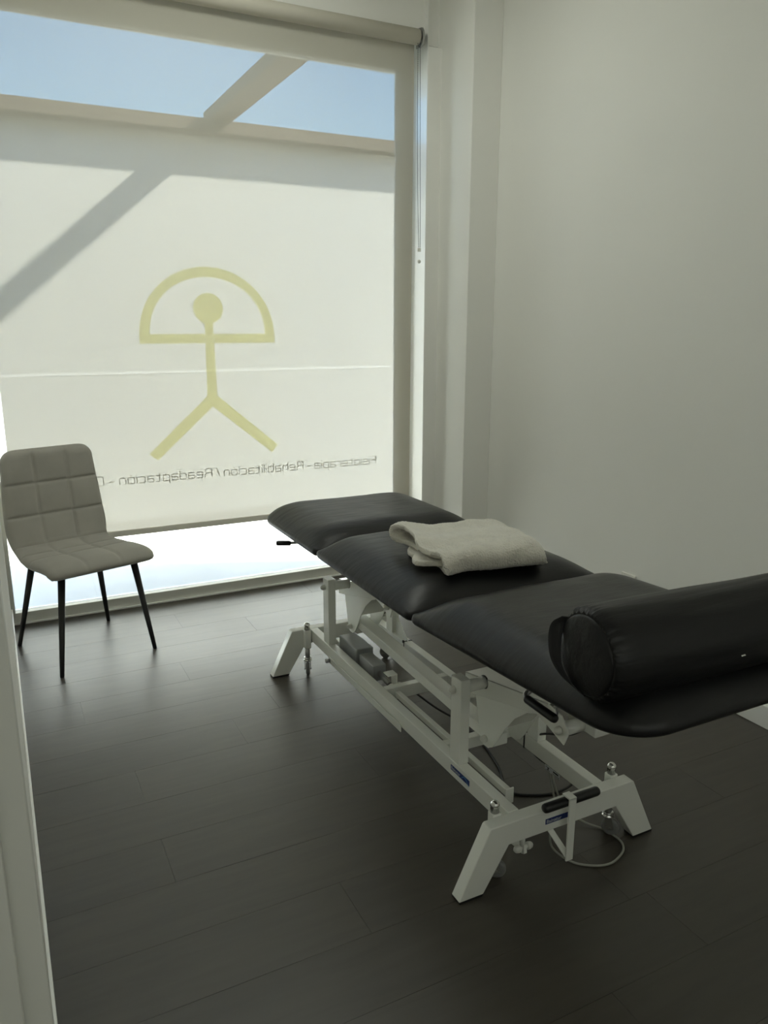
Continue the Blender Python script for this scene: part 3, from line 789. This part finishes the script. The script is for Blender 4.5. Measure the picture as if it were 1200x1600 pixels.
# cushions
def rounded_map(x, y, hx, y0, y1, rc):
    """squeeze a rectangle grid into a rounded rectangle; rc = radius at (y0 end, y1 end)"""
    for ye, r, sg in ((y0, rc[0], -1), (y1, rc[1], 1)):
        if r <= 0: continue
        cx = hx - r; cyv = ye - sg * r
        dx = abs(x) - cx; dy = (y - cyv) * sg
        if dx > 0 and dy > 0:
            p, q = dx / r, dy / r
            p2 = p * math.sqrt(max(0, 1 - q * q / 2)); q2 = q * math.sqrt(max(0, 1 - p * p / 2))
            return math.copysign(cx + p2 * r, x), cyv + sg * q2 * r
    return x, y
def cushion(y0, y1, rc, name, label, tilt=0.0, edge=(1, 1), H=.052, hx=.350, te=.026, R=(.17, .10, .10)):
    nx, ny = 56, 56
    mb = MB(); rows = []
    def sfun(d, r, p=2.3):
        t = max(0.0, min(1, d / r)); return (1 - (1 - t) ** p)
    for j in range(ny + 1):
        v = j / ny; v = .5 - .5 * math.cos(math.pi * v) * (.35) - .5 * (1 - 2 * v) * .65
        row = []
        for i in range(nx + 1):
            u = i / nx; u = .5 - .5 * math.cos(math.pi * u) * (.35) - .5 * (1 - 2 * u) * .65
            gx = -hx + 2 * hx * u; gy = y0 + (y1 - y0) * v
            x, y = rounded_map(gx, gy, hx, y0, y1, rc)
            sx = sfun(hx - abs(gx), R[0]); sy = min(sfun(gy - y0, R[1]), sfun(y1 - gy, R[2]))
            h = H * min(sx * (0.25 + .75 * sy) + .0, 1) * (1 if sy > 0 else 0) if False else H * sx ** .9 * sy ** .9
            nz = noise.noise(Vector((x * 5, y * 5, y0))) * .0025 + noise.noise(Vector((x * 17, y * 9, y0 + 3))) * .0009
            row.append(Vector((x, y, .700 + te + h + nz * min(1, h / .02))))
        rows.append(row)
    V = mb.grid(rows)
    # boundary loop and sides
    loop = [V[0][i] for i in range(nx + 1)] + [V[j][nx] for j in range(1, ny + 1)] + [V[ny][i] for i in range(nx - 1, -1, -1)] + [V[j][0] for j in range(ny - 1, 0, -1)]
    cen = Vector((0, (y0 + y1) / 2, 0)); prev = loop
    for dz, out in ((-.004, .0015), (-.010, .003), (-.018, .0015), (-.024, -.003), (-.026, -.012)):
        cur = []
        for k, v in enumerate(loop):
            a = loop[k - 1].co; b = loop[(k + 1) % len(loop)].co; d = Vector((b.x - a.x, b.y - a.y, 0))
            nn = Vector((d.y, -d.x, 0)); nn = nn.normalized() if nn.length > 1e-9 else Vector((0, 0, 0))
            cur.append(mb.bm.verts.new(v.co + nn * out + Vector((0, 0, dz))))
        for k in range(len(loop)):
            f_ = mb.bm.faces.new((prev[k], prev[(k + 1) % len(loop)], cur[(k + 1) % len(loop)], cur[k])); f_.smooth = True
        prev = cur
    mb.bm.faces.new(prev)
    if tilt:
        R_ = Matrix.Translation((0, y1, .700)) @ Matrix.Rotation(tilt, 4, 'X') @ Matrix.Translation((0, -y1, -.700))
        bmesh.ops.transform(mb.bm, matrix=R_, verts=mb.bm.verts)
    bmesh.ops.translate(mb.bm, verts=mb.bm.verts, vec=(1.315, 0, 0))
    o = part(mb, name, M['vinyl'], tb)
    # welt seam just under the edge of the top
    pts = []
    for yv, r, sg in ((y0, rc[0], -1), (y1, rc[1], 1)):
        pass
    o['label'] = label
    return o
NEAR_TILT = -math.radians(3.5)
cushion(2.442, 3.045, (.02, .10), 'cushion', 'far leg cushion section nearest the window', R=(.16, .15, .10), H=.055)
cushion(1.752, 2.436, (.02, .02), 'cushion', 'middle cushion section', R=(.16, .15, .07), H=.055)
cushion(0.922, 1.744, (.11, .02), 'cushion', 'near cushion section tilted slightly up', tilt=NEAR_TILT, R=(.13, .16, .17), H=.064)

# ------------------------------------------------------------------ bolster
bo = empty('bolster', (1.29, 1.026, .80)); tag(bo, 'black cylindrical bolster cushion lying across the near end of the treatment table', 'bolster')
A = Vector((.962, 1.046, .886)); B = Vector((1.610, 1.008, .892)); ax = (B - A).normalized(); LEN = (B - A).length; RB = .0925
up = Vector((0, 0, 1)); side = ax.cross(up).normalized()
NR = 120; prof = []
for i in range(15): 
    a = i / 14 * math.pi / 2
    prof.append((.004 - .012 * math.cos(a) * 1.0 + .0, .078 * math.sin(a)))
prof = [(-.014 * math.cos(i / 10 * math.pi / 2), .079 * math.sin(i / 10 * math.pi / 2)) for i in range(11)]
prof += [(.0015, .0795), (.000, .0812), (.003, .0845), (.009, .0885), (.018, .0912), (.030, RB)]
body = [(d, RB) for d in [.05 + (LEN - .10) * i / 26 for i in range(27)]]
full = prof + body + [(LEN - d, r) for d, r in reversed(prof)]
bm_ = MB(); rings = []
for h, r in full:
    ring = []
    for i in range(NR):
        q = 2 * math.pi * i / NR
        o_ = side * math.cos(q) + up * math.sin(q)
        rr = r
        endd = min(h, LEN - h)
        if r > .0835:      # puckers where the body is gathered to the end disc
            rr += (.0034 * math.sin(q * 46 + 3 * math.sin(q * 5)) * math.exp(-max(0, endd - .006) / .016)) if endd >= 0 else 0
            rr += .0028 * noise.noise(Vector((h * 4, math.cos(q) * 3.2, math.sin(q) * 3.2)))
        p = A + ax * h + o_ * rr
        # slightly flattened where it rests
        zf = A.z + (B.z - A.z) * h / LEN - .080
        if p.z < zf: p.z = zf + (p.z - zf) * .35
        ring.append(bm_.bm.verts.new(p) if r > 1e-5 else None)
    if r <= 1e-5: ring = [bm_.bm.verts.new(A + ax * h)]
    rings.append(ring)
for P_, Q_ in zip(rings, rings[1:]):
    for i in range(NR):
        j = (i + 1) % NR
        if len(P_) == 1: f_ = bm_.bm.faces.new((P_[0], Q_[j], Q_[i]))
        elif len(Q_) == 1: f_ = bm_.bm.faces.new((P_[i], P_[j], Q_[0]))
        else: f_ = bm_.bm.faces.new((P_[i], P_[j], Q_[j], Q_[i]))
        f_.smooth = True
part(bm_, 'bolster_cover', M['vinyl2'], bo)
# webbing handle across the end disc
hp = catmull([A + ax * .004 + side * -.062 + up * .056, A - ax * .010 + side * -.076 + up * .038, A - ax * .020 + side * -.072 + up * .006, A - ax * .025 + side * -.054 + up * -.032, A - ax * .014 + side * -.030 + up * -.064, A + ax * .002 + side * -.004 + up * -.080], 8)
hm = MB(); rr_ = []
for i, p in enumerate(hp):
    t = i / (len(hp) - 1); wv = (side * math.cos(.9 - 1.2 * t) * .014 + ax * math.sin(.9 - 1.2 * t) * .014)
    rr_.append([p - wv, p - wv * .3, p + wv * .3, p + wv])
hm.grid(rr_)
ho = part(hm, 'carry_handle', M['web'], bo)
sm = ho.modifiers.new('thickness', 'SOLIDIFY'); sm.thickness = .0022; sm.offset = 0
zp = MB().box(-.006, .006, -.0015, .0015, -.002, .002)
bmesh.ops.transform(zp.bm, matrix=Matrix.Translation((1.268, .938, .868)) @ Matrix.Rotation(math.radians(-55), 4, 'X'), verts=zp.bm.verts)
part(zp, 'zip_pull', M['chrome'], bo, .001)

# ------------------------------------------------------------------ folded plush towel
tw = MB()
LX_, LY_ = .375, .335      # towel block: across (x) and deep (y)
def prof_towel():
    """folded section in (y, z): rounded fold at the front, loose ends rolled in at the back"""
    P = [(LY_ * .95, .009), (LY_ * .6, .009), (LY_ * .3, .009), (.03, .010), (.006, .018), (.000, .032), (.004, .050), (.022, .064), (.07, .069), (LY_ * .35, .070), (LY_ * .7, .070), (LY_ * .90, .068),
         (LY_ * .985, .060), (LY_ * 1.01, .044), (LY_ * .98, .030), (LY_ * .88, .0255), (LY_ * .5, .0255), (.08, .0265), (.040, .034), (.034, .042), (.050, .049), (.10, .0515), (LY_ * .5, .050), (LY_ * .82, .049)]
    return catmull([(a, b, 0) for a, b in P], 5)
PT = prof_towel(); n = len(PT); NX = 72
rows = []
for i, p in enumerate(PT):
    t = i / (n - 1); v = p.x / LY_
    # each layer ends raggedly at the left
    if t < .22: x0 = .030 + .050 * math.sin(v * 7.0) * v
    elif t < .52: x0 = .004 - .030 * v * v + .016 * math.sin(v * 9 + 1)
    elif t < .74: x0 = -.006 + .030 * math.sin(v * 8 + 2.2)
    else: x0 = .020 + .022 * math.sin(v * 10)
    row = []
    for k in range(NX + 1):
        u = k / NX
        x = x0 + (LX_ - x0) * u
        x -= .014 * noise.noise(Vector((t * 6, 5, 1))) * u
        y = p.x + .012 * noise.noise(Vector((x * 6, 3, t * 1.3))) + .010 * noise.noise(Vector((x * 14, p.y * 30, 9)))
        ed = min(1, (1 - u) * LX_ / .060)
        rnd = math.sqrt(max(0, 1 - (1 - ed) ** 2))
        zz = p.y * (.22 + .78 * rnd)
        if ed < 1 and (v < .18 or v > .85): x -= .014 * (1 - rnd)
        lef = math.exp(-((x - .01) / .045) ** 2)
        puff = 1 + .28 * lef * v ** 2 - .12 * lef * (1 - v) + .16 * noise.noise(Vector((x * 6, p.x * 6, 2)))
        zz *= puff
        # soft ridges running with the fold
        zz += (.0045 * math.sin(p.x * 44 + x * 4 + 2 * noise.noise(Vector((x * 5, 0, 0)))) + .004 * noise.noise(Vector((x * 18, p.x * 22, 4)))) * (p.y / .07) * min(1, v * 4)
        # lower corner sags at the left middle
        y -= .030 * lef * math.exp(-((v - .55) / .18) ** 2) * (1 if .22 < t < .52 else .3)
        row.append((x, y, max(.008, zz)))
    rows.append(row)
tw.grid(rows)
to = tw.build('folded_towel', M['towel'])
tag(to, 'folded beige plush towel lying on the middle black cushion', 'towel')
sm = to.modifiers.new('thickness', 'SOLIDIFY'); sm.thickness = .016; sm.offset = 0
sb = to.modifiers.new('soft', 'SUBSURF'); sb.levels = 1; sb.render_levels = 2
tex = bpy.data.textures.new('pile', 'CLOUDS'); tex.noise_scale = .005; tex.noise_depth = 1
dm = to.modifiers.new('pile', 'DISPLACE'); dm.texture = tex; dm.strength = .0045; dm.mid_level = .5
to.location = (1.105, 1.835, .7815)
to.rotation_euler = (0, 0, math.radians(-8))
